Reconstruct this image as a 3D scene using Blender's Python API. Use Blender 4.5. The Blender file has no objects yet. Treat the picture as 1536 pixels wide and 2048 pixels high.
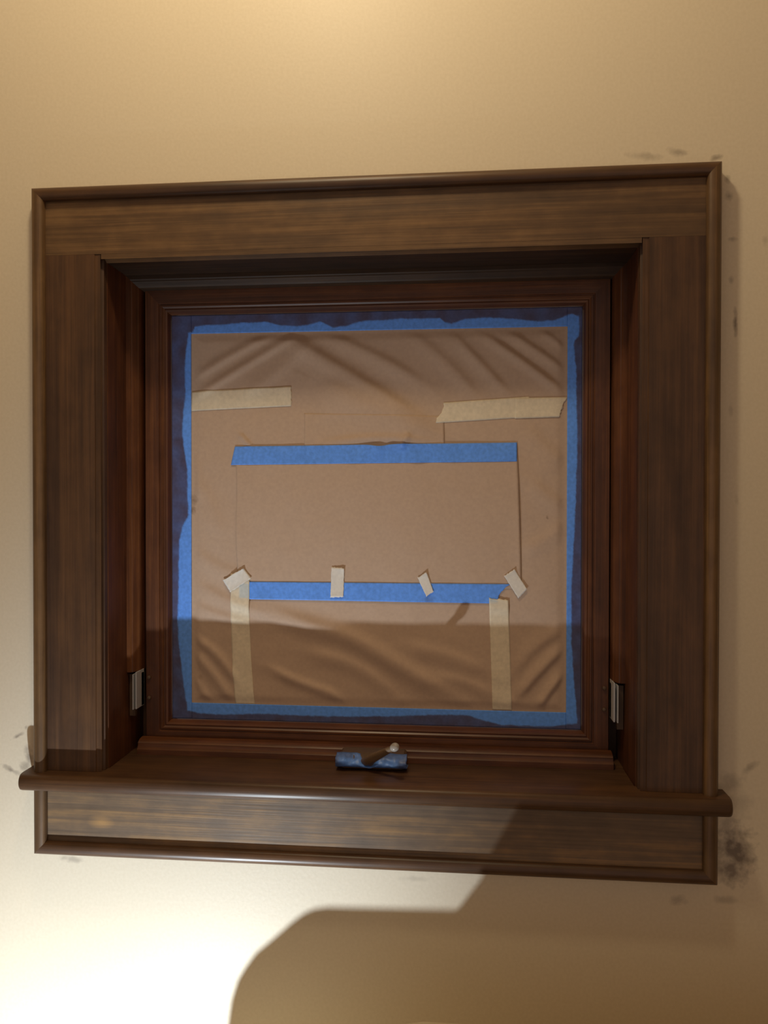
import bpy, bmesh, math, random
from mathutils import Vector, Matrix, noise
random.seed(7)
C = bpy.context.scene.collection
S = bpy.context.scene

# ------------------------------------------------------------------ camera
CAM = Vector((0.10941, -0.91233, 0.02454))
YAW, PIT, ROL = 0.09231, -0.01139, -0.00123
F = 1500.0                                    # focal length in pixels of the 1536 wide frame
Rz = Matrix.Rotation(YAW, 3, 'Z'); Rx = Matrix.Rotation(PIT, 3, 'X'); Ry = Matrix.Rotation(ROL, 3, 'Y')
RC = Rz @ Rx @ Ry                             # columns: right, forward, up
cd = bpy.data.cameras.new('camera'); cam = bpy.data.objects.new('camera', cd); C.objects.link(cam)
rt, fw, up = RC.col[0], RC.col[1], RC.col[2]
M = Matrix((rt, up, -fw)).transposed().to_4x4(); M.translation = CAM
cam.matrix_world = M
cd.sensor_fit = 'HORIZONTAL'; cd.sensor_width = 36.0; cd.lens = 36.0 * F / 1536.0
cd.clip_start = 0.01
S.camera = cam
def at(px, py, y):
    """where the line of sight of a photo pixel meets the plane at depth y"""
    d = RC @ Vector(((px - 768) / F, 1, -(py - 1024) / F))
    p = CAM + d * ((y - CAM.y) / d.y)
    return p

# ------------------------------------------------------------------ light and exposure
LOW = Vector((-0.315, -0.45, -0.93))          # small bright work lamp on the counter below
TOP = Vector((-0.10, -0.42, 0.98))            # warm lamp above the window
def lamp(name, loc, power, color, r, aim=None, cone=0, blend=0):
    l = bpy.data.lights.new(name, 'SPOT' if aim else 'POINT'); l.energy = power; l.color = color; l.shadow_soft_size = r
    o = bpy.data.objects.new(name, l); o.location = loc; C.objects.link(o)
    if aim:
        l.spot_size = math.radians(cone); l.spot_blend = blend
        o.rotation_euler = Vector(aim).to_track_quat('-Z', 'Y').to_euler()
    return o
lamp('work_lamp_light', LOW, 28.0, (0.88, 1.0, 1.09), 0.008, (0.06, 0.45, 0.31), 82, 0.75)   # shaded lamp, aimed at the wall
lamp('wall_lamp_light', TOP, 12.6, (1.0, 0.83, 0.55), 0.045)
w = bpy.data.worlds.new('world'); S.world = w; w.use_nodes = True
w.node_tree.nodes['Background'].inputs[0].default_value = (1, 0.81, 0.70, 1)
w.node_tree.nodes['Background'].inputs[1].default_value = 0.36
S.view_settings.view_transform = 'Standard'; S.view_settings.look = 'None'
S.view_settings.exposure = 0.0; S.view_settings.gamma = 1.0; S.view_settings.use_curve_mapping = False

# ------------------------------------------------------------------ helpers
def link(name, bm, mat, parent=None, smooth=False, auto=None):
    bmesh.ops.recalc_face_normals(bm, faces=bm.faces)
    me = bpy.data.meshes.new(name); bm.to_mesh(me); bm.free()
    if smooth:
        me.shade_smooth()
        if auto: me.set_sharp_from_angle(angle=math.radians(auto))
    me.materials.append(mat)
    o = bpy.data.objects.new(name, me); C.objects.link(o)
    if parent: o.parent = parent
    return o
def tag(o, label=None, cat=None, group=None, kind=None):
    if label: o['label'] = label
    if cat: o['category'] = cat
    if group: o['group'] = group
    if kind: o['kind'] = kind
    return o
def empty(name, loc=(0, 0, 0)):
    o = bpy.data.objects.new(name, None); o.location = loc; o.empty_display_size = 0.05; C.objects.link(o); return o
def add_box(bm, x0, x1, y0, y1, z0, z1):
    v = [bm.verts.new(p) for p in ((x0,y0,z0),(x1,y0,z0),(x1,y1,z0),(x0,y1,z0),(x0,y0,z1),(x1,y0,z1),(x1,y1,z1),(x0,y1,z1))]
    for f in ((0,3,2,1),(4,5,6,7),(0,1,5,4),(1,2,6,5),(2,3,7,6),(3,0,4,7)): bm.faces.new([v[i] for i in f])
def loft(bm, rings, cap=True, closed=True):
    R_ = [[bm.verts.new(p) for p in r] for r in rings]
    n = len(R_[0])
    for a, b in zip(R_, R_[1:]):
        for i in range(n if closed else n - 1):
            bm.faces.new((a[i], a[(i+1) % n], b[(i+1) % n], b[i]))
    if cap: bm.faces.new(R_[0]); bm.faces.new(R_[-1][::-1])
def arc(cx, cy, r, a0, a1, n=6):
    return [(cx + r*math.cos(math.radians(a0+(a1-a0)*i/n)), cy + r*math.sin(math.radians(a0+(a1-a0)*i/n))) for i in range(n+1)]
def tube(bm, pts, rad, n=12):
    rings = []
    for i, p in enumerate(pts):
        p = Vector(p); a = Vector(pts[max(i-1, 0)]); b = Vector(pts[min(i+1, len(pts)-1)])
        t = (b - a).normalized(); u = t.cross(Vector((0.1, 1, 0.2))).normalized(); v = t.cross(u)
        r = rad[i] if isinstance(rad, (list, tuple)) else rad
        rings.append([p + u*r*math.cos(2*math.pi*k/n) + v*r*math.sin(2*math.pi*k/n) for k in range(n)])
    loft(bm, rings)
def lathe(bm, prof, c, axis='Z', n=24):
    rings = []
    for r, h in prof:
        ring = []
        for k in range(n):
            a = 2*math.pi*k/n; p = (r*math.cos(a), r*math.sin(a), h)
            if axis == 'Y': p = (p[0], h, p[1])
            if axis == 'X': p = (h, p[0], p[1])
            ring.append((c[0]+p[0], c[1]+p[1], c[2]+p[2]))
        rings.append(ring)
    loft(bm, rings)

# ------------------------------------------------------------------ materials
def newmat(name):
    m = bpy.data.materials.new(name); m.use_nodes = True
    nt = m.node_tree; return m, nt, nt.nodes['Principled BSDF']
def plain(name, col, rough=0.5, metal=0.0, spec=0.5):
    m, nt, b = newmat(name)
    b.inputs['Base Color'].default_value = (*col, 1); b.inputs['Roughness'].default_value = rough
    b.inputs['Metallic'].default_value = metal; b.inputs['Specular IOR Level'].default_value = spec
    return m
def ramp(nt, stops):
    r = nt.nodes.new('ShaderNodeValToRGB'); e = r.color_ramp.elements
    e[0].position, e[0].color = stops[0][0], (*stops[0][1], 1)
    e[1].position, e[1].color = stops[-1][0], (*stops[-1][1], 1)
    for p, c in stops[1:-1]:
        x = e.new(p); x.color = (*c, 1)
    return r
def wood(name, axis, dark, mid, lite, seed=0, rough=0.42, knots=()):
    m, nt, b = newmat(name); N = nt.nodes; L = nt.links
    tc = N.new('ShaderNodeTexCoord')
    def noise_(sc_along, sc_across, det, dist=0.0, off=0.0):
        mp = N.new('ShaderNodeMapping')
        s = [sc_across]*3; s['XYZ'.index(axis)] = sc_along
        mp.inputs['Scale'].default_value = s; mp.inputs['Location'].default_value = (seed*3.7+off, seed*1.9, seed*5.3)
        n = N.new('ShaderNodeTexNoise'); n.inputs['Scale'].default_value = 1; n.inputs['Detail'].default_value = det
        n.inputs['Distortion'].default_value = dist; n.inputs['Roughness'].default_value = 0.6
        L.new(tc.outputs['Object'], mp.inputs[0]); L.new(mp.outputs[0], n.inputs[0]); return n
    g1 = noise_(3.5, 150, 5, 0.3); g2 = noise_(7, 420, 3, 0, 9); g3 = noise_(2.2, 14, 3, 0.5, 4); g4 = noise_(25, 40, 4, 0, 2)
    def mth(op, a, c, v=None):
        x = N.new('ShaderNodeMath'); x.operation = op; L.new(a, x.inputs[0])
        if c is not None: L.new(c, x.inputs[1])
        else: x.inputs[1].default_value = v
        return x.outputs[0]
    a = mth('MULTIPLY', g1.outputs[0], None, 0.32)
    c = mth('MULTIPLY', g2.outputs[0], None, 0.17)
    d = mth('MULTIPLY', g3.outputs[0], None, 0.33)
    e = mth('MULTIPLY', g4.outputs[0], None, 0.20)
    t = mth('ADD', mth('ADD', a, c), mth('ADD', d, e))
    for (kx, kz, kr, amt) in knots:
        mp = N.new('ShaderNodeMapping'); mp.vector_type = 'TEXTURE'
        mp.inputs['Location'].default_value = (kx, 0, kz); mp.inputs['Scale'].default_value = (kr*1.8, 1, kr)
        L.new(tc.outputs['Object'], mp.inputs[0])
        ln = N.new('ShaderNodeVectorMath'); ln.operation = 'LENGTH'; L.new(mp.outputs[0], ln.inputs[0])
        nn = mth('MULTIPLY', g4.outputs[0], None, 1.2)
        q = mth('SUBTRACT', mth('ADD', ln.outputs['Value'], nn), None, 0.6)
        s1 = mth('SUBTRACT', q, None, 1.0); s1 = mth('MULTIPLY', s1, None, -amt)
        mx = N.new('ShaderNodeMath'); mx.operation = 'MAXIMUM'; L.new(s1, mx.inputs[0]); mx.inputs[1].default_value = 0
        t = mth('ADD', t, mx.outputs[0])
    r = ramp(nt, [(0.36, dark), (0.50, mid), (0.66, lite)])
    L.new(t, r.inputs[0]); L.new(r.outputs[0], b.inputs['Base Color'])
    rr = N.new('ShaderNodeMapRange'); rr.inputs[1].default_value = 0.35; rr.inputs[2].default_value = 0.65
    rr.inputs[3].default_value = rough+0.10; rr.inputs[4].default_value = rough-0.06
    L.new(g3.outputs[0], rr.inputs[0]); L.new(rr.outputs[0], b.inputs['Roughness'])
    bp = N.new('ShaderNodeBump'); bp.inputs['Strength'].default_value = 0.25; bp.inputs['Distance'].default_value = 0.0006
    L.new(mth('ADD', g1.outputs[0], g2.outputs[0]), bp.inputs['Height']); L.new(bp.outputs[0], b.inputs['Normal'])
    b.inputs['Specular IOR Level'].default_value = 0.45
    return m
CAS = ((0.038, 0.018, 0.010), (0.076, 0.037, 0.018), (0.145, 0.070, 0.030))
HED = ((0.055, 0.030, 0.016), (0.115, 0.064, 0.030), (0.24, 0.135, 0.058))
APR = ((0.075, 0.052, 0.036), (0.160, 0.104, 0.062), (0.360, 0.205, 0.080))
CAS_SHADED = ((0.020, 0.011, 0.006), (0.040, 0.021, 0.011), (0.080, 0.042, 0.018))  # casing wood darkened, puts the shade under the head into the colour
RED = ((0.036, 0.013, 0.006), (0.092, 0.031, 0.012), (0.185, 0.068, 0.022))
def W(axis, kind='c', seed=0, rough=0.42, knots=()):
    return wood('stained_wood_%s%s%d' % (axis, kind, seed), axis, *(CAS if kind == 'c' else APR if kind == 'a' else HED if kind == 'h' else CAS_SHADED if kind == 'd' else RED), seed=seed, rough=rough, knots=knots)

# wall paint with wood-stain smears beside the casing
def wall_mat():
    m, nt, b = newmat('cream_wall_paint'); N = nt.nodes; L = nt.links
    tc = N.new('ShaderNodeTexCoord')
    st = [  # px, py, half length mm, half width mm, angle, strength
        (24,1541,15,4,-25,.8),(45,1535,6,3,-40,.5),(36,1472,12,3,30,.85),(52,1455,4,3,60,.6),(58,1510,6,14,10,.75),(52,1532,8,8,0,.6),
        (150,1719,14,5,0,.5),(128,1716,8,4,0,.4),
        (1470,1700,24,34,10,1.1),(1460,1740,18,22,20,1.0),(1455,1660,10,30,0,.5),(1482,1738,9,8,0,.7),
        (1500,1535,12,5,35,.55),(1462,1565,16,14,20,.45),(1482,1610,14,20,10,.3),
        (1358,1800,12,6,0,.45),(1452,1800,14,6,0,.4),(830,1757,22,4,3,.25),
        (1471,645,3,16,0,.95),(1462,560,3,5,0,.5),(1464,478,6,4,0,.6),(1458,392,5,6,0,.7),(1455,358,4,5,0,.7),(1433,316,8,4,10,.7),
        (1356,304,16,5,-12,.55),(1290,312,22,5,-5,.4),(1462,820,3,9,0,.3),(1474,1000,3,10,0,.25),(1530,482,4,8,0,.3)]
    ns = N.new('ShaderNodeTexNoise'); ns.inputs['Scale'].default_value = 85; ns.inputs['Detail'].default_value = 5
    L.new(tc.outputs['Object'], ns.inputs[0])
    nb = N.new('ShaderNodeMath'); nb.operation = 'MULTIPLY_ADD'; L.new(ns.outputs[0], nb.inputs[0]); nb.inputs[1].default_value = 2.0; nb.inputs[2].default_value = -0.95
    acc = None
    for px, py, a, c, ang, k in st:
        p = at(px, py, 0)
        mp = N.new('ShaderNodeMapping'); mp.vector_type = 'TEXTURE'
        mp.inputs['Location'].default_value = (p.x, 0, p.z); mp.inputs['Rotation'].default_value = (0, -math.radians(ang), 0)
        mp.inputs['Scale'].default_value = (a/1000, 1, c/1000)
        L.new(tc.outputs['Object'], mp.inputs[0])
        ln = N.new('ShaderNodeVectorMath'); ln.operation = 'LENGTH'; L.new(mp.outputs[0], ln.inputs[0])
        ad = N.new('ShaderNodeMath'); ad.operation = 'ADD'; L.new(ln.outputs['Value'], ad.inputs[0]); L.new(nb.outputs[0], ad.inputs[1])
        mr = N.new('ShaderNodeMapRange'); mr.inputs[1].default_value = 0.25; mr.inputs[2].default_value = 1.15
        mr.inputs[3].default_value = k*0.72; mr.inputs[4].default_value = 0; L.new(ad.outputs[0], mr.inputs[0])
        if acc is None: acc = mr.outputs[0]
        else:
            mx = N.new('ShaderNodeMath'); mx.operation = 'MAXIMUM'; L.new(acc, mx.inputs[0]); L.new(mr.outputs[0], mx.inputs[1]); acc = mx.outputs[0]
    n2 = N.new('ShaderNodeTexNoise'); n2.inputs['Scale'].default_value = 260; n2.inputs['Detail'].default_value = 3
    L.new(tc.outputs['Object'], n2.inputs[0])
    r = ramp(nt, [(0.35, (0.68, 0.59, 0.45)), (0.65, (0.71, 0.62, 0.48))]); L.new(n2.outputs[0], r.inputs[0])
    mix = N.new('ShaderNodeMix'); mix.data_type = 'RGBA'; L.new(acc, mix.inputs[0]); L.new(r.outputs[0], mix.inputs[6])
    mix.inputs[7].default_value = (0.085, 0.058, 0.052, 1)
    L.new(mix.outputs[2], b.inputs['Base Color'])
    b.inputs['Roughness'].default_value = 0.5; b.inputs['Specular IOR Level'].default_value = 0.35
    bp = N.new('ShaderNodeBump'); bp.inputs['Strength'].default_value = 0.12; bp.inputs['Distance'].default_value = 0.001
    n3 = N.new('ShaderNodeTexNoise'); n3.inputs['Scale'].default_value = 190; L.new(tc.outputs['Object'], n3.inputs[0])
    L.new(n3.outputs[0], bp.inputs['Height']); L.new(bp.outputs[0], b.inputs['Normal'])
    return m
WALL = wall_mat()
def attr_mat(name, c0, c1, rough=0.6, grain=0.06, c2=None, spec=0.3, nscale=220):
    """colour from c0 to c1 by the 'stain' vertex attribute, with a fine mottle"""
    m, nt, b = newmat(name); N = nt.nodes; L = nt.links
    at_ = N.new('ShaderNodeAttribute'); at_.attribute_name = 'stain'
    mix = N.new('ShaderNodeMix'); mix.data_type = 'RGBA'
    mix.inputs[6].default_value = (*c0, 1); mix.inputs[7].default_value = (*c1, 1)
    tc = N.new('ShaderNodeTexCoord'); n = N.new('ShaderNodeTexNoise'); n.inputs['Scale'].default_value = nscale; n.inputs['Detail'].default_value = 4
    L.new(tc.outputs['Object'], n.inputs[0])
    L.new(at_.outputs['Fac'], mix.inputs[0])
    r = ramp(nt, [(0.3, (1-grain*2,)*3), (0.7, (1+grain,)*3)]); L.new(n.outputs[0], r.inputs[0])
    mu = N.new('ShaderNodeMix'); mu.data_type = 'RGBA'; mu.blend_type = 'MULTIPLY'; mu.inputs[0].default_value = 1
    L.new(mix.outputs[2], mu.inputs[6]); L.new(r.outputs[0], mu.inputs[7]); L.new(mu.outputs[2], b.inputs['Base Color'])
    b.inputs['Roughness'].default_value = rough; b.inputs['Specular IOR Level'].default_value = spec
    bp = N.new('ShaderNodeBump'); bp.inputs['Strength'].default_value = 0.15; bp.inputs['Distance'].default_value = 0.0004
    L.new(n.outputs[0], bp.inputs['Height']); L.new(bp.outputs[0], b.inputs['Normal'])
    return m
PAPER = attr_mat('kraft_paper', (0.52, 0.37, 0.27), (0.16, 0.09, 0.05), 0.62, 0.03)
BLUE = attr_mat('blue_tape', (0.13, 0.34, 0.95), (0.078, 0.070, 0.135), 0.5, 0.08)
TAN = attr_mat('tan_tape', (0.74, 0.63, 0.47), (0.50, 0.56, 0.58), 0.55, 0.05)
WHITE = attr_mat('pale_tape', (0.76, 0.70, 0.62), (0.66, 0.64, 0.62), 0.55, 0.04)
METAL = plain('dull_steel', (0.62, 0.63, 0.65), 0.5, 0.45)
BRONZE = plain('bronze_painted_metal', (0.10, 0.06, 0.035), 0.4, 0.0)

# ------------------------------------------------------------------ setting
IX = 0.3255                                    # jamb opening half width
HX, HT, HB = 0.345, 0.347, -0.345              # hole in the wall
def wall_with_hole():
    bm = bmesh.new()
    X0, X1, Z0, Z1 = -1.3, 1.3, -1.45, 1.25
    xs = [X0, -HX, HX, X1]; zs = [Z0, HB, HT, Z1]
    for y in (0.0, 0.14):
        g = [[bm.verts.new((x, y, z)) for x in xs] for z in zs]
        for j in range(3):
            for i in range(3):
                if i == 1 and j == 1: continue
                bm.faces.new((g[j][i], g[j][i+1], g[j+1][i+1], g[j+1][i]))
        if y == 0: a = g
    for (j0, i0, j1, i1) in ((1,1,1,2),(1,2,2,2),(2,2,2,1),(2,1,1,1),(0,0,0,3),(0,3,3,3),(3,3,3,0),(3,0,0,0)):
        bm.faces.new((a[j0][i0], a[j1][i1], g[j1][i1], g[j0][i0]))
    return tag(link('wall_back', bm, WALL), kind='structure')
wall_with_hole()
ROOMP = plain('room_paint', (0.62, 0.50, 0.34), 0.6)
def slab(name, *b, mat=None):
    bm = bmesh.new(); add_box(bm, *b); return tag(link(name, bm, mat or ROOMP), kind='structure')
slab('wall_left', -1.35, -1.3, -2.2, 0.14, -1.45, 1.25)
slab('wall_right', 1.3, 1.35, -2.2, 0.14, -1.45, 1.25)
slab('ceiling', -1.35, 1.35, -2.25, 0.14, 1.25, 1.30)
slab('floor', -1.35, 1.35, -2.25, 0.14, -1.5, -1.45, mat=plain('floor_tile', (0.25, 0.2, 0.15), 0.5))

# ------------------------------------------------------------------ the window
win = tag(empty('window_1', (0, 0, 0)), kind='structure')
def prism_z(name, prof, z0, z1, mat, auto=25):      # profile (x, y) run along z
    bm = bmesh.new(); loft(bm, [[(x, y, z0) for x, y in prof], [(x, y, z1) for x, y in prof]])
    return link(name, bm, mat, win, True, auto)
def prism_x(name, prof, x0, x1, mat, auto=25):      # profile (z, y) run along x
    bm = bmesh.new(); loft(bm, [[(x0, y, z) for z, y in prof], [(x1, y, z) for z, y in prof]])
    return link(name, bm, mat, win, True, auto)
# mitred frame: u = distance inward from the outer rectangle
def mitred(name, prof, X0, X1, Z0, Z1, side, mat, auto=25):
    bm = bmesh.new()
    if side == 'top': a = [(X0+u, y, Z1-u) for u, y in prof]; b = [(X1-u, y, Z1-u) for u, y in prof]
    if side == 'bottom': a = [(X0+u, y, Z0+u) for u, y in prof]; b = [(X1-u, y, Z0+u) for u, y in prof]
    if side == 'left': a = [(X0+u, y, Z0+u) for u, y in prof]; b = [(X0+u, y, Z1-u) for u, y in prof]
    if side == 'right': a = [(X1-u, y, Z0+u) for u, y in prof]; b = [(X1-u, y, Z1-u) for u, y in prof]
    loft(bm, [a, b]); return link(name, bm, mat, win, True, auto)

CF = -0.016                                    # casing face
# casing boards: flat face, small groove, rounded inner edge running down to the jamb
def casing_prof(outer, inner, s):              # x from outer to inner on side s
    e = inner
    p = [(outer, 0.0), (outer, CF), (e+0.0085, CF), (e+0.0078, CF+0.0012), (e+0.0068, CF+0.0012)]
    p += [(e + 0.0005 + 0.0062*math.sin(math.radians(90-a)), CF + 0.0005 + 0.0062*(1-math.cos(math.radians(90-a)))) for a in (0, 18, 36, 54, 72, 90)][::-1] if False else \
         [(e + 0.0062*math.cos(math.radians(t)) , CF + 0.0068 - 0.0062*math.sin(math.radians(t))) for t in (80, 62, 45, 28, 10)]
    p += [(e, CF+0.008), (e, 0.0)]
    return [(s*x, y) for x, y in p]
prism_z('side_casing', casing_prof(0.398, 0.3262, -1), -0.3112, 0.333, W('Z', 'c', 1))
prism_z('side_casing', casing_prof(0.398, 0.3262, 1), -0.3112, 0.333, W('Z', 'c', 2))
hp = [(z, y) for z, y in casing_prof(0.400, 0.3268, 1)]
hz = [(z, y) for z, y in hp]
# head board: full width above the side boards, its moulded edge only over the opening
bm = bmesh.new()
loft(bm, [[(-0.398, y, z) for z, y in ((0.400, 0), (0.400, CF), (0.3332, CF), (0.3332, 0))], [(0.398, y, z) for z, y in ((0.400, 0), (0.400, CF), (0.3332, CF), (0.3332, 0))]])
edge = [(0.3332, 0.0), (0.3332, CF+0.0002)] + [(0.3268 + 0.0062*math.cos(math.radians(t)), CF + 0.0065 - 0.0062*math.sin(math.radians(t))) for t in (88, 66, 45, 24, 5)] + [(0.3268, 0.0)]
loft(bm, [[(-0.3262, y, z) for z, y in edge], [(0.3262, y, z) for z, y in edge]])
link('head_casing', bm, W('X', 'h', 3), win, True, 25)
# apron under the stool
prism_x('apron', [(-0.3315, 0), (-0.3315, CF), (-0.400, CF), (-0.400, 0)], -0.398, 0.398,
        W('X', 'a', 4, knots=((-0.327, -0.374, 0.010, 0.16),)))
# backband moulding
BB = [(0, 0.0), (0, -0.0165), (0.0015, -0.0185)] + [(0.0095 + 0.0078*math.cos(math.radians(t)), -0.0195 - 0.0060*math.sin(math.radians(t))) for t in (160, 135, 110, 90, 70, 50, 30, 10)] + [(0.0172, -0.0185), (0.0168, 0.0)]
for k, s in enumerate(('top', 'bottom', 'left', 'right')):
    mitred('backband', BB, -0.415, 0.415, -0.417, 0.417, s, W('X' if k < 2 else 'Z', 'c' if k < 2 else 'h', 6+k, 0.38), 40)
# stool with rounded nosing and horns
bm = bmesh.new()
zt, zb = -0.3115, -0.3312; r = (zt-zb)/2
rings = []
def horn_ring(x, front):   # nosing profile at x
    pr = [(0.0, zt)] + [(front + r*0.75 - r*0.75*math.sin(math.radians(t)), zb + r + r*math.cos(math.radians(t))) for t in range(0, 181, 15)] + [(0.0, zb)]
    return [(x, y, z) for y, z in pr]
yf = -0.0385
for x, f in ((-0.4255, yf+0.007), (-0.4250, yf+0.003), (-0.4235, yf+0.001), (-0.421, yf), (0.421, yf), (0.4235, yf+0.001), (0.4250, yf+0.003), (0.4255, yf+0.007)):
    rings.append(horn_ring(x, f))
loft(bm, rings)
add_box(bm, -0.3245, 0.3245, 0.0, 0.062, zb, zt)       # inner part reaching the sash stop
link('stool', bm, W('X', 'c', 11, 0.40), win, True, 35)
# jambs
for s, k in ((-1, 12), (1, 13)):
    prism_z('jamb', [(s*IX, 0.0), (s*(HX-0.001), 0.0), (s*(HX-0.001), 0.125), (s*IX, 0.125)], -0.343, 0.327, W('Z', 'r', k))
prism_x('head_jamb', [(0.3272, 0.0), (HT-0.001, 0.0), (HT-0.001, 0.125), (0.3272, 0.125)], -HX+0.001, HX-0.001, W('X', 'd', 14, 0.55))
prism_x('sill', [(-0.3445, 0.0), (-0.3315, 0.0), (-0.3315, 0.0625), (-0.312, 0.0625), (-0.312, 0.125), (-0.3445, 0.125)], -IX, IX, W('X', 'c', 15))
# stops (v = distance from the jamb towards the glass)
ST = [(0, 0.110), (0, 0.0535), (0.0050, 0.0535), (0.0062, 0.0550), (0.0078, 0.0552), (0.0095, 0.0575), (0.0115, 0.0610), (0.0135, 0.0630), (0.0142, 0.0650), (0.0142, 0.071), (0.0142, 0.110)]
for s, k in ((-1, 16), (1, 17)):
    bm = bmesh.new(); loft(bm, [[(s*(IX-v), y, -0.202) for v, y in ST], [(s*(IX-v), y, 0.327-v) for v, y in ST]])
    link('stop', bm, W('Z', 'r', k, 0.34), win, True, 25)
bm = bmesh.new(); loft(bm, [[(-(IX-v), y, 0.327-v) for v, y in ST], [((IX-v), y, 0.327-v) for v, y in ST]])
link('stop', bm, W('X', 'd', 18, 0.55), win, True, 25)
# exterior frame closing the gap behind the sash
bm = bmesh.new()
for b_ in ((-IX, -0.300, -0.312, 0.327), (0.300, IX, -0.312, 0.327), (-0.300, 0.300, 0.300, 0.327), (-0.300, 0.300, -0.312, -0.296)):
    add_box(bm, b_[0], b_[1], 0.1065, 0.1245, b_[2], b_[3])
link('outer_frame', bm, W('Z', 'c', 30), win)
SB = [(-0.3113, 0.108), (-0.3113, 0.052), (-0.3045, 0.0525), (-0.3020, 0.0545), (-0.2995, 0.0555), (-0.2970, 0.0555), (-0.2950, 0.0575), (-0.2935, 0.061), (-0.2925, 0.066), (-0.2925, 0.072), (-0.306, 0.073), (-0.306, 0.108)]
prism_x('stop', SB, -0.3113, 0.3113, W('X', 'r', 19, 0.36))
# sash
SP = [(0, 0.106), (0, 0.077), (0.001, 0.0755), (0.0195, 0.0755), (0.0203, 0.0770), (0.0213, 0.0770), (0.0222, 0.0757), (0.0245, 0.0755), (0.0262, 0.0770), (0.0270, 0.0772),
      (0.0285, 0.0765), (0.0310, 0.0775), (0.0335, 0.0850), (0.0335, 0.0873), (0.0335, 0.106)]
for k, s in enumerate(('left', 'right', 'top', 'bottom')):
    mitred('sash_stile' if k < 2 else 'sash_rail', SP, -0.3090, 0.3100, -0.3055, 0.3150, s, W('Z' if k < 2 else 'X', 'r', 20+k, 0.38))
GL, nt, b = newmat('window_glass'); b.inputs['Transmission Weight'].default_value = 1.0; b.inputs['Roughness'].default_value = 0.02; b.inputs['IOR'].default_value = 1.45
bm = bmesh.new(); add_box(bm, -0.2752, 0.2762, 0.0885, 0.0925, -0.2717, 0.2812)
tag(link('glass_pane', bm, GL, win), 'clear glass pane behind the brown paper')

# hinge hardware in the lower corners, where the side stops end
for s in (-1, 1):
    bm = bmesh.new()
    xa = s*0.3105
    add_box(bm, min(xa, xa+s*0.0016), max(xa, xa+s*0.0016), 0.050, 0.074, -0.250, -0.201)       # upright steel blade
    add_box(bm, min(xa+s*0.0045, xa+s*0.0058), max(xa+s*0.0045, xa+s*0.0058), 0.050, 0.074, -0.251, -0.204)
    add_box(bm, min(xa, xa+s*0.0058), max(xa, xa+s*0.0058), 0.066, 0.0745, -0.2495, -0.205)
    h = tag(link('hinge', bm, METAL, win), 'bare steel window hinge blade')
    bm = bmesh.new()
    add_box(bm, min(xa+s*0.0062, s*(IX-0.001)), max(xa+s*0.0062, s*(IX-0.001)), 0.060, 0.066, -0.262, -0.206)
    link('hinge_arm', bm, BRONZE, h)
    for z in (-0.213, -0.241):
        bm = bmesh.new(); lathe(bm, [(0.0005, 0.0722), (0.0022, 0.0727), (0.0026, 0.0735), (0.0026, 0.0752)], (s*0.3035, 0, z), 'Y', 14)
        link('screw', bm, BRONZE, h, True, 40)

# crank operator on the bottom stop
bm = bmesh.new()
pr = [(0.052, -0.3113), (0.026, -0.3113), (0.022, -0.309), (0.0205, -0.303), (0.022, -0.297), (0.027, -0.2935), (0.052, -0.2925)]
rings = [[(x, 0.052-(0.052-y)*k, -0.302+(z+0.302)*k2) for y, z in pr] for x, k, k2 in ((-0.034, .7, .7), (-0.0315, .95, .95), (-0.028, 1, 1), (0.044, 1, 1), (0.0475, .95, .95), (0.050, .7, .7))]
loft(bm, rings); link('crank_housing', bm, BRONZE, win, True, 35)
K = Vector((0.0395, -0.0150, -0.2690))         # centre of the knob
hb = Vector((0.0005, 0.0195, -0.2995))
bm = bmesh.new()
d = (K-hb).normalized(); w1 = d.cross(Vector((0, 1, 0.3))).normalized(); w2 = d.cross(w1).normalized()
rings = []
for t, a, c in ((-0.10, .0045, .003), (-0.02, .0062, .0042), (0.1, .0068, .0042), (0.4, .0058, .0036), (0.75, .0045, .003), (0.92, .0036, .0028), (1.0, .003, .0025)):
    p = hb.lerp(K, t)
    rings.append([p + w1*a*math.cos(2*math.pi*k/14) + w2*c*math.sin(2*math.pi*k/14) for k in range(14)])
loft(bm, rings)
tube(bm, [(0.0, 0.042, -0.302), (0.0, 0.030, -0.3005), (0.0005, 0.0195, -0.2995)], [.006, .006, .0055])
ch = tag(link('crank_handle', bm, plain('bronze_handle', (0.16, 0.10, 0.055), 0.35), win, True, 50), 'brown fold-out crank arm')
KN, nt, b = newmat('clear_knob'); b.inputs['Base Color'].default_value = (0.75, 0.68, 0.60, 1); b.inputs['Transmission Weight'].default_value = 0.6
b.inputs['Roughness'].default_value = 0.12; b.inputs['IOR'].default_value = 1.4
bm = bmesh.new(); bmesh.ops.create_uvsphere(bm, u_segments=24, v_segments=16, radius=1)
q = Vector((0, 0, 1)).rotation_difference(d).to_matrix().to_4x4()
bmesh.ops.transform(bm, matrix=Matrix.Translation(K) @ q @ Matrix.Diagonal((0.0052, 0.0052, 0.0066, 1)), verts=bm.verts)
tag(link('knob', bm, KN, ch, True), 'small clear plastic knob')

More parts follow.
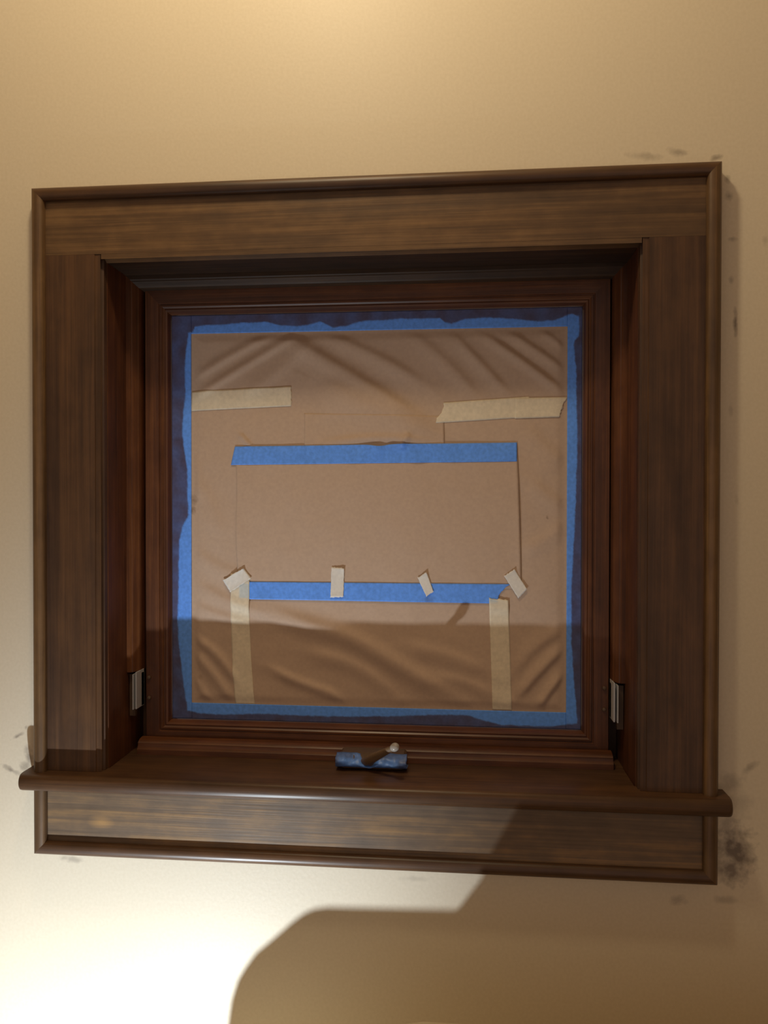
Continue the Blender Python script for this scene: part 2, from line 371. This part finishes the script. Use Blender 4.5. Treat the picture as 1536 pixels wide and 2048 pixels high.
# ------------------------------------------------------------------ paper on the glass
PY = 0.0868
PX0, PX1, PZ0, PZ1 = -0.262, 0.270, -0.262, 0.269
folds = [  # polyline of photo pixels, half width mm, height mm (towards the room)
    ([(600,668),(500,725),(384,800)], 5, 2.6), ([(555,664),(470,706),(384,760)], 5, 2.2), ([(640,668),(560,740),(470,800)], 9, 1.6),
    ([(560,668),(650,720),(735,770),(860,850)], 10, 4.0), ([(640,664),(760,715),(860,775)], 8, 2.4),
    ([(900,664),(960,725),(1020,790)], 6, 2.2), ([(960,664),(1050,725),(1135,790)], 5, 2.8), ([(1010,660),(1080,705),(1135,745)], 5, 2.4),
    ([(820,664),(900,730),(960,800)], 8, 1.8), ([(1080,658),(1135,700)], 4, 1.6),
    ([(630,760),(740,815),(880,880)], 17, 4.6),
    ([(478,866),(503,894)], 3, 2.4), ([(822,866),(800,896)], 3.5, 2.4), ([(640,886),(760,872),(870,884)], 5, 2.4),
    ([(384,1100),(440,1140),(500,1150)], 9, 1.4), ([(384,1165),(470,1210),(560,1235)], 8, 1.6), ([(384,1210),(450,1235),(520,1250)], 6, 1.2),
    ([(520,1210),(600,1245),(700,1268),(800,1330),(930,1405)], 11, 5.0), ([(600,1300),(720,1330),(800,1400)], 9, 2.4),
    ([(530,1330),(600,1365),(672,1388),(690,1412)], 6, 3.0), ([(384,1270),(440,1310),(478,1370)], 6, 3.0), ([(384,1300),(425,1345),(470,1408)], 6, 2.6),
    ([(384,1350),(410,1390),(430,1412)], 5, 1.8), ([(800,1290),(900,1310),(985,1350)], 10, 2.6), ([(860,1350),(940,1365),(1000,1400)], 8, 2.0),
    ([(1135,1290),(1090,1330),(1030,1400)], 6, 3.2), ([(1135,1340),(1100,1380),(1075,1420)], 4.5, 3.0), ([(1135,1250),(1060,1300),(1026,1350)], 8, 2.0),
    ([(1060,960),(1100,1000),(1135,1010)], 9, 1.5), ([(1040,1100),(1090,1085),(1135,1040)], 9, 1.6), ([(384,960),(420,1000),(440,1080)], 10, 1.3),
    ([(384,900),(400,960),(384,1020)], 5, 1.6), ([(1050,850),(1090,900),(1135,930)], 10, 1.5)]
FO = []
for pts, wd, hh in folds:
    P = [at(a, b_, 0.083) for a, b_ in pts]; P = [(p.x, p.z) for p in P]
    # smooth by subdivision
    for _ in range(2):
        Q = [P[0]]
        for (a, b_) in zip(P, P[1:]): Q += [(a[0]*.75+b_[0]*.25, a[1]*.75+b_[1]*.25), (a[0]*.25+b_[0]*.75, a[1]*.25+b_[1]*.75)]
        P = Q + [P[-1]]
    tot = sum(math.dist(a, b_) for a, b_ in zip(P, P[1:]))
    segs = []; acc = 0
    for a, b_ in zip(P, P[1:]):
        l = math.dist(a, b_); segs.append((a, b_, acc/tot, (acc+l)/tot)); acc += l
    xs = [p[0] for p in P]; zs = [p[1] for p in P]; m_ = wd*0.0038
    wd *= 1.30; hh *= 1.15
    FO.append((segs, wd/1000, hh/1000, min(xs)-m_, max(xs)+m_, min(zs)-m_, max(zs)+m_))
def sst(t): t = max(0, min(1, t)); return t*t*(3-2*t)
_c = {}
def ph(x, z):
    """how far the loose paper stands off the glass"""
    k = (round(x, 5), round(z, 5))
    if k in _c: return _c[k]
    h = 0.0008 + 0.0016*(noise.noise(Vector((x*9, z*9, 3.1)))*0.6 + 0.6)
    h += 0.0005*noise.noise(Vector((x*40, z*40, 7.7)))
    for segs, wd, hh, x0, x1, z0, z1 in FO:
        if not (x0 < x < x1 and z0 < z < z1): continue
        best = 9; bt = 0; side = 1
        for (ax, az), (bx, bz), t0, t1 in segs:
            dx, dz = bx-ax, bz-az; L2 = dx*dx+dz*dz
            if L2 == 0: continue
            t = max(0, min(1, ((x-ax)*dx+(z-az)*dz)/L2))
            dd = math.hypot(x-ax-dx*t, z-az-dz*t)
            if dd < best: best = dd; bt = t0+(t1-t0)*t; side = 1 if (dx*(z-az)-dz*(x-ax)) > 0 else -1
        u = best/wd*(1.35 if side > 0 else 0.85)
        h += hh * math.exp(-u*u*1.1) * (0.25+0.75*sst(bt*4)*sst((1-bt)*4))
    e = min(x+0.2465, 0.2565-x, z+0.2495, 0.2555-z)      # flat where the tape holds it
    _c[k] = h * sst(e/0.014) + 0.0003
    return _c[k]

def sheet(name, mat, quad, nu, nv, level, stain=None, rag=(0, 0), extra=None, jit=0.0, solid=0.00018, seed=1, ragv=(0, 0), bow=None):
    """quad = (top-left, top-right, bottom-right, bottom-left) in (x, z); follows the paper under it"""
    rnd = random.Random(seed)
    bm = bmesh.new(); lay = bm.verts.layers.float.new('stain'); V = []
    r0 = [rnd.uniform(-1, 1)*rag[0] for _ in range(nv+1)]; r1 = [rnd.uniform(-1, 1)*rag[1] for _ in range(nv+1)]
    q0 = [rnd.uniform(-1, 1)*ragv[0] for _ in range(nu+1)]; q1 = [rnd.uniform(-1, 1)*ragv[1] for _ in range(nu+1)]
    A, B, D, E_ = [Vector(p) for p in quad]
    for j in range(nv+1):
        v = j/nv; row = []
        for i in range(nu+1):
            u = i/nu
            p = (A.lerp(B, u)).lerp(E_.lerp(D, u), v)
            du = (B-A).normalized(); dv = (E_-A).normalized()
            if i == 0: p = p + du*r0[j]
            if i == nu: p = p + du*r1[j]
            if j == 0: p = p + dv*q0[i]
            if j == nv: p = p + dv*q1[i]
            if bow: p = p + Vector(bow(u, v))
            h = ph(p.x, p.y) + level
            if extra: h += extra(p.x, p.y, u, v)
            w_ = bm.verts.new((p.x, PY-h, p.y)); row.append(w_)
            if stain: w_[lay] = stain(p.x, p.y, u, v)
        V.append(row)
    for j in range(nv):
        for i in range(nu): bm.faces.new((V[j][i], V[j+1][i], V[j+1][i+1], V[j][i+1]))
    o = link(name, bm, mat, None, True)
    md = o.modifiers.new('thickness', 'SOLIDIFY'); md.thickness = solid; md.offset = 0.0
    return o
def xz(px, py, y=0.0835): p = at(px, py, y); return (p.x, p.z)

# spots of wood stain on the paper
sp = [(xz(385, 1000), 0.008, .55), (xz(383, 1020), 0.006, .7), (xz(1095, 1035), 0.0018, 1.0), (xz(400, 1355), 0.004, .3)]
def paper_stain(x, z, u, v):
    s = 0
    for (a, b_), r_, k in sp:
        d_ = math.hypot(x-a, z-b_)
        if d_ < r_: s = max(s, k*(1-d_/r_)**0.5*(0.4+0.9*max(0, 0.5+noise.noise(Vector((x*300, z*300, 0))))))
    return min(1, s)
o = sheet('masking_paper', PAPER, ((PX0, PZ1), (PX1, PZ1), (PX1, PZ0), (PX0, PZ0)), 250, 250, 0.0, paper_stain)
tag(o, 'large wrinkled sheet of brown kraft paper covering the whole window glass', 'paper')
# small patch and the centre panel
def lift(amount, wdt=0.06):
    return lambda x, z, u, v: amount*(math.exp(-u/wdt) + math.exp(-(1-u)/wdt))
def patch_extra(x, z, u, v):
    return 0.0008*(math.exp(-u/0.05) + math.exp(-(1-u)/0.05))*sst(v*1.5) - 0.00022*(1-sst(v*2.2))
o = sheet('masking_paper', PAPER, (xz(608, 826), xz(888, 832), xz(889, 905), xz(609, 905)), 70, 20, 0.00035, None, extra=patch_extra)
tag(o, 'small brown paper patch tucked under the upper blue strip', 'paper')
def centre_extra(x, z, u, v):
    b_ = math.sin(math.pi*max(0, min(1, v)))
    return b_*(0.0026*math.exp(-u/0.045) + 0.0020*math.exp(-(1-u)/0.035) + 0.0010*math.sin(math.pi*u)) + 0.0004*noise.noise(Vector((x*20, z*20, 1)))
o = sheet('masking_paper', PAPER, (xz(470, 902), xz(1035, 897), xz(1043, 1178), xz(476, 1172)), 130, 66, 0.0007, None, extra=centre_extra,
          bow=lambda u, v: (0.0012*math.sin(v*7)*(1-u), 0))
tag(o, 'smooth brown paper panel in the middle, between the two horizontal blue strips', 'paper')

# ------------------------------------------------------------------ blue border tape, smeared with wood stain along its outer part
def poly(pts):
    return sorted(pts)
def interp(pts, t):
    if t <= pts[0][0]: return pts[0][1]
    for (a, b_), (c_, d_) in zip(pts, pts[1:]):
        if t <= c_: return b_ + (d_-b_)*(t-a)/(c_-a)
    return pts[-1][1]
# boundary between stain (outer) and clean blue (inner): photo pixels
TOPB = [xz(a, b_) for a, b_ in ((345,668),(384,664),(389,652),(470,646),(530,643),(560,650),(600,652),(640,643),(665,654),(690,652),(720,642),(800,637),(880,636),(890,644),(905,646),(930,638),(980,634),(1030,637),(1075,642),(1110,640),(1130,632),(1145,627),(1155,632),(1170,632))]
BOTB = [xz(a, b_) for a, b_ in ((345,1421),(378,1422),(400,1428),(450,1430),(520,1428),(600,1432),(700,1434),(800,1433),(880,1430),(940,1432),(960,1440),(1000,1450),(1060,1453),(1110,1453),(1150,1448),(1172,1446))]
LEFB = [(b_, a) for a, b_ in (xz(*p) for p in ((372,640),(376,672),(371,700),(369,740),(370,790),(366,830),(364,870),(368,905),(374,940),(374,985),(376,1030),(366,1050),(362,1062),(358,1080),(357,1120),(356,1180),(354,1240),(357,1290),(362,1330),(367,1370),(372,1405),(376,1430)))]
RIGB = [(b_, a) for a, b_ in (xz(*p) for p in ((1157,625),(1159,650),(1158,672),(1150,680),(1148,690),(1152,730),(1154,800),(1155,900),(1152,980),(1150,1040),(1147,1100),(1143,1180),(1143,1280),(1146,1330),(1150,1380),(1155,1440)))]
LEFB.sort(); RIGB.sort(); TOPB.sort(); BOTB.sort()
def smear(d_, x, z):     # d_ > 0 inside the stain
    d_ += 0.0009*noise.noise(Vector((x*110, z*110, 4))) + 0.0006*noise.noise(Vector((x*400, z*400, 9)))
    base = sst((d_+0.0010)/0.0022)
    return base*(0.92+0.14*noise.noise(Vector((x*60, z*60, 2))))
def all_stain(x, z, u=0, v=0):
    s = 0
    s = max(s, smear(z-interp(TOPB, x), x, z)) if z > 0.24 else s
    s = max(s, smear(interp(BOTB, x)-z, x, z)) if z < -0.235 else s
    if x < -0.235: s = max(s, smear(interp(LEFB, z)-x, x, z))
    if x > 0.235: s = max(s, smear(x-interp(RIGB, z), x, z))
    return max(0, min(1, s))
G = 'blue painters tape around the glass'
TL, TR, BR, BL = (-0.2747, 0.2808), (0.2757, 0.2808), (0.2757, -0.2712), (-0.2747, -0.2712)
tL, tR, bR, bL = xz(381, 667), xz(1136, 652), xz(1136, 1426), xz(383, 1406)
vx0, vx1 = tL[0], tR[0]
o = sheet('painters_tape', BLUE, ((vx0-0.0, TL[1]), (vx1+0.0, TR[1]), (vx1, tR[1]), (vx0, tL[1])), 380, 20, 0.0006, all_stain)
tag(o, 'blue masking tape along the top edge of the glass, outer half stained dark', 'tape', G)
o = sheet('painters_tape', BLUE, ((vx0, bL[1]), (vx1, bR[1]), (vx1, BR[1]), (vx0, BL[1])), 380, 20, 0.0006, all_stain)
tag(o, 'blue masking tape along the bottom edge of the glass, outer half stained dark', 'tape', G)
o = sheet('painters_tape', BLUE, (TL, (vx0+0.0002, TL[1]), (vx0+0.0002, BL[1]), BL), 22, 380, 0.0010, all_stain)
tag(o, 'blue masking tape down the left edge of the glass, outer half stained dark', 'tape', G)
o = sheet('painters_tape', BLUE, ((vx1-0.0002, TR[1]), TR, BR, (vx1-0.0002, BR[1])), 22, 380, 0.0010, all_stain)
tag(o, 'blue masking tape down the right edge of the glass, outer half stained dark', 'tape', G)

# horizontal blue strips
def pinch(x, z, u, v):
    c_ = xz(762, 893)
    a = math.exp(-((x-c_[0])/0.022)**2)*(1-v)**1.2*0.0040 - math.exp(-((x-c_[0]-0.006)/0.006)**2)*(1-v)*0.0022 + math.exp(-((x-c_[0]-0.030-0.02*v)/0.012)**2)*0.0012
    a += 0.0006*noise.noise(Vector((x*25, z*60, 5)))
    return a
G2 = 'horizontal blue strips across the paper'
o = sheet('painters_tape', BLUE, (xz(470, 893), xz(1034, 885), xz(1034, 923), xz(462, 930)), 200, 16, 0.0015, None, extra=pinch,
          bow=lambda u, v: (0, -0.0022*math.exp(-((u-0.52)/0.03)**2)*(1-v)))
tag(o, 'clean blue tape strip across the upper middle of the brown paper', 'tape', G2)
def s2(x, z, u, v):
    a, b_ = xz(857, 1200); return 0.35*math.exp(-((x-a)/0.006)**2-((z-b_)/0.006)**2)
o = sheet('painters_tape', BLUE, (xz(480, 1163), xz(1020, 1168), xz(996, 1207), xz(480, 1198)), 180, 16, 0.0015, s2, rag=(0, 0.0006),
          bow=lambda u, v: (-0.005*math.sin(v*math.pi)*max(0, (u-0.95)/0.05), 0))
tag(o, 'clean blue tape strip across the lower middle, under the four pale tabs', 'tape', G2)

# tan masking tape
G3 = 'long tan masking tape strips'
o = sheet('masking_tape', TAN, (xz(383, 783), xz(582, 772), xz(583, 812), xz(381, 822)), 60, 12, 0.0006, None, rag=(0.0002, 0.0008), seed=3)
tag(o, 'tan masking tape strip at the upper left, running to the left blue tape', 'tape', G3)
def s3(x, z, u, v): return 0
o = sheet('masking_tape', TAN, (xz(888, 805), xz(1059, 793), xz(1060, 834), xz(874, 846)), 55, 12, 0.0006, None, rag=(0.0012, 0.0003), seed=4,
          bow=lambda u, v: (0.0022*math.sin(v*6)*(1-u)**6, 0))
tag(o, 'longer tan masking tape strip at the upper right, its left end torn', 'tape', G3)
o = sheet('masking_tape', TAN, (xz(1031, 796), xz(1136, 794), xz(1120, 834), xz(1030, 837)), 36, 12, 0.0009, None, rag=(0.0003, 0.0014), seed=5,
          bow=lambda u, v: (-0.0018*math.sin(v*math.pi)*max(0, (u-0.8)/0.2), 0))
tag(o, 'short tan masking tape piece at the upper right, overlapping and touching the right blue tape', 'tape', G3)
za = xz(480, 1166)[1]; zb_ = xz(480, 1198)[1]
o = sheet('masking_tape', TAN, (xz(462, 1146), xz(499, 1150), xz(509, 1410), xz(470, 1409)), 12, 80, 0.0019, extra=lambda x, z, u, v: -0.0014*sst((v-0.22)/0.08), stain=
          lambda x, z, u, v: 0.75*sst((u-0.40)/0.1)*sst((za-z)/0.002)*sst((z-zb_)/0.002), ragv=(0.0005, 0.0), seed=6,
          bow=lambda u, v: (-0.0024*math.sin(v*math.pi), 0))
tag(o, 'tan masking tape strip running down the lower left of the paper', 'tape', G3)
zc = xz(980, 1207)[1]; xc = xz(996, 1200)[0]
o = sheet('masking_tape', TAN, (xz(978, 1196), xz(1017, 1199), xz(1024, 1422), xz(985, 1421)), 12, 76, 0.0019, extra=lambda x, z, u, v: -0.0014*sst((v-0.08)/0.08), stain=
          lambda x, z, u, v: 0.7*sst((xc-x)/0.002)*sst((z-zc)/0.002), ragv=(0.0009, 0.0), seed=8)
tag(o, 'tan masking tape strip running down the lower right of the paper', 'tape', G3)
# small pale tabs
G4 = 'small pale tape tabs along the lower blue strip'
for q_, lab, sd, lv in (
    ((xz(446, 1160), xz(488, 1136), xz(503, 1156), xz(461, 1184)), 'small pale tape tab tilted up to the right, topping the lower left tan strip', 11, 0.0024),
    ((xz(663, 1134), xz(689, 1136), xz(687, 1194), xz(661, 1195)), 'small upright pale tape tab, the straightest of the four on the lower blue strip', 12, 0.0021),
    ((xz(835, 1155), xz(853, 1144), xz(867, 1183), xz(853, 1193)), 'smallest pale tape tab, narrow and tilted, third from the left on the lower blue strip', 13, 0.0023),
    ((xz(1008, 1152), xz(1029, 1138), xz(1054, 1178), xz(1037, 1197)), 'pale tape tab tilted down rightward at the torn end of the lower blue strip', 14, 0.0018)):
    # a corner or two stands off the paper
    o = sheet('tape_tab', WHITE, q_, 14, 16, lv, lambda x, z, u, v: 0.2+0.2*noise.noise(Vector((x*90, z*90, 2))), rag=(0.0003, 0.0003), ragv=(0.0006, 0.0006), seed=sd,
              extra=lambda x, z, u, v: 0.0018*(max(0, 0.35-v)/0.35)**2*u + 0.0006*(max(0, v-0.7)/0.3)**2)
    tag(o, lab, 'tape', G4)

# ------------------------------------------------------------------ blue tape wrapped round the crank, stained brown at its ends
bm = bmesh.new(); lay = bm.verts.layers.float.new('stain'); V = []
nu, nv = 60, 22
for i in range(nu+1):
    u = i/nu; x = -0.0375 + 0.0895*u; row = []
    notch = math.exp(-((x-0.005)/0.0085)**2)
    for j in range(nv+1):
        v = j/nv                                   # 0 top edge by the stop, 1 bottom by the stool
        a = math.radians(-58 + 150*v)
        ry, rz = 0.0235, 0.0100
        y = 0.040 - ry*math.cos(a)*1.25 + 0.004; z = -0.3015 - rz*math.sin(a)*1.0
        if v < 0.25: z += (0.25-v)*0.006
        z += 0.0016*noise.noise(Vector((x*55, 2.2, 0)))*(1-v); z -= notch*0.0125*max(0, 1-v*1.6); y += notch*0.003*(1-v)
        nz = noise.noise(Vector((x*70, v*3, 1.3)))*0.0034 + noise.noise(Vector((x*190, v*7, 4.3)))*0.0016
        y -= nz; z += nz*0.5
        z = max(z, -0.3108)
        vv = bm.verts.new((x + 0.0008*noise.noise(Vector((v*9, i, 0))), y, z)); row.append(vv)
        ends = max(sst((0.012-(x+0.0375))/0.012), sst((x-0.036)/0.010))
        s_ = max(ends*0.6, sst((0.26-v)/0.15)*0.6*(1-0.7*math.exp(-((x-0.0)/0.010)**2)), sst((v-0.84)/0.15)*0.8)
        vv[lay] = max(0, min(1, s_ + 0.2*noise.noise(Vector((x*120, v*6, 8)))))
    V.append(row)
for i in range(nu):
    for j in range(nv): bm.faces.new((V[i][j], V[i+1][j], V[i+1][j+1], V[i][j+1]))
BLC = attr_mat('blue_tape_smeared', (0.14, 0.34, 0.95), (0.060, 0.048, 0.060), 0.42, 0.12, spec=0.5)
o = link('painters_tape', bm, BLC, None, True); md = o.modifiers.new('t', 'SOLIDIFY'); md.thickness = 0.0003
tag(o, 'crumpled blue tape wrapped round the window crank above the sill, smeared with brown stain', 'tape')

# ------------------------------------------------------------------ below the frame: counter, work lamp and the tray added out of view to shade the wall
CT = -1.05
bm = bmesh.new(); add_box(bm, -0.75, 0.75, -0.62, -0.004, CT-0.035, CT)
bmesh.ops.bevel(bm, geom=bm.edges[:], offset=0.004, segments=2, affect='EDGES')
cn = link('counter', bm, plain('counter_top', (0.70, 0.60, 0.48), 0.5))
bm = bmesh.new(); add_box(bm, -0.73, 0.73, -0.58, -0.006, -1.449, CT-0.036)
link('cabinet_body', bm, plain('cabinet_paint', (0.35, 0.30, 0.24), 0.5), cn)
tag(cn, 'low counter against the wall below the window', 'counter')
wl = tag(empty('work_lamp', (LOW.x, LOW.y, CT)), 'small bright work lamp standing on the counter', 'lamp')
def local(bm, off):
    bmesh.ops.translate(bm, verts=bm.verts, vec=off)
DK = plain('black_plastic', (0.02, 0.02, 0.02), 0.4)
bm = bmesh.new(); lathe(bm, [(0.001, 0.0), (0.05, 0.0), (0.052, 0.004), (0.045, 0.012), (0.012, 0.016), (0.001, 0.016)], (0, 0, 0)); link('base', bm, DK, wl, True, 40)
bm = bmesh.new(); lathe(bm, [(0.008, 0.014), (0.008, 0.085), (0.014, 0.09), (0.014, 0.104), (0.001, 0.106)], (0, 0, 0)); link('stem', bm, DK, wl, True, 40)
# tray outline, traced where the lamp's rays to the wall shadow's edge pass
TY = -0.17
def toward(px, py, y):
    p = at(px, py, y); t = (TY-p.y)/(LOW.y-p.y); q_ = p + (LOW-p)*t; return (q_.x, q_.z)
edge = [toward(455, 2100, 0), toward(455, 2048, 0), toward(462, 2000, 0), toward(475, 1960, 0), toward(490, 1935, 0), toward(512, 1905, 0), toward(545, 1878, 0), toward(585, 1843, 0), toward(608, 1826, 0),
        toward(628, 1817, 0), toward(655, 1813, 0), toward(915, 1819, 0), toward(962, 1758, 0), toward(985, 1700, CF), toward(1040, 1600, -0.038)]
ex, ez = edge[-1]
edge += [(ex+0.02, ez+0.012), (ex+0.05, ez+0.018), (0.62, ez+0.018), (0.64, ez+0.0), (0.64, CT+0.001), (edge[0][0]+0.01, CT+0.001)]
bm = bmesh.new()
loft(bm, [[(x, TY, z) for x, z in edge], [(x+0.004, TY+0.012, z-0.004 if z > CT+0.01 else z) for x, z in edge]])
TP, nt, b = newmat('blocker_translucent'); b.inputs['Base Color'].default_value = (0.75, 0.64, 0.46, 1); b.inputs['Roughness'].default_value = 0.5  # translucent so some lamp light fills the wall shadow
tl = nt.nodes.new('ShaderNodeBsdfTranslucent'); tl.inputs[0].default_value = (0.90, 0.80, 0.60, 1)
mx = nt.nodes.new('ShaderNodeMixShader'); mx.inputs[0].default_value = 0.6
nt.links.new(b.outputs[0], mx.inputs[1]); nt.links.new(tl.outputs[0], mx.inputs[2])
nt.links.new(mx.outputs[0], [n for n in nt.nodes if n.type == 'OUTPUT_MATERIAL'][0].inputs[0])
o = link('shadow_blocker', bm, TP)  # invented object, out of view, outline made to throw the wall shadow
tag(o, 'added unseen translucent tray with a stepped rim standing upright on the counter', 'blocker')
# lamp above the window
sl = tag(empty('wall_lamp', (TOP.x, 0, TOP.z)), 'warm lamp on the wall above the window', 'lamp')
bm = bmesh.new(); lathe(bm, [(0.001, 0.0), (0.05, 0.0), (0.05, -0.012), (0.012, -0.02), (0.008, -0.03), (0.008, TOP.y+0.06), (0.02, TOP.y+0.058), (0.001, TOP.y+0.055)], (0, 0, 0), 'Y')
link('arm', bm, DK, sl, True, 40)
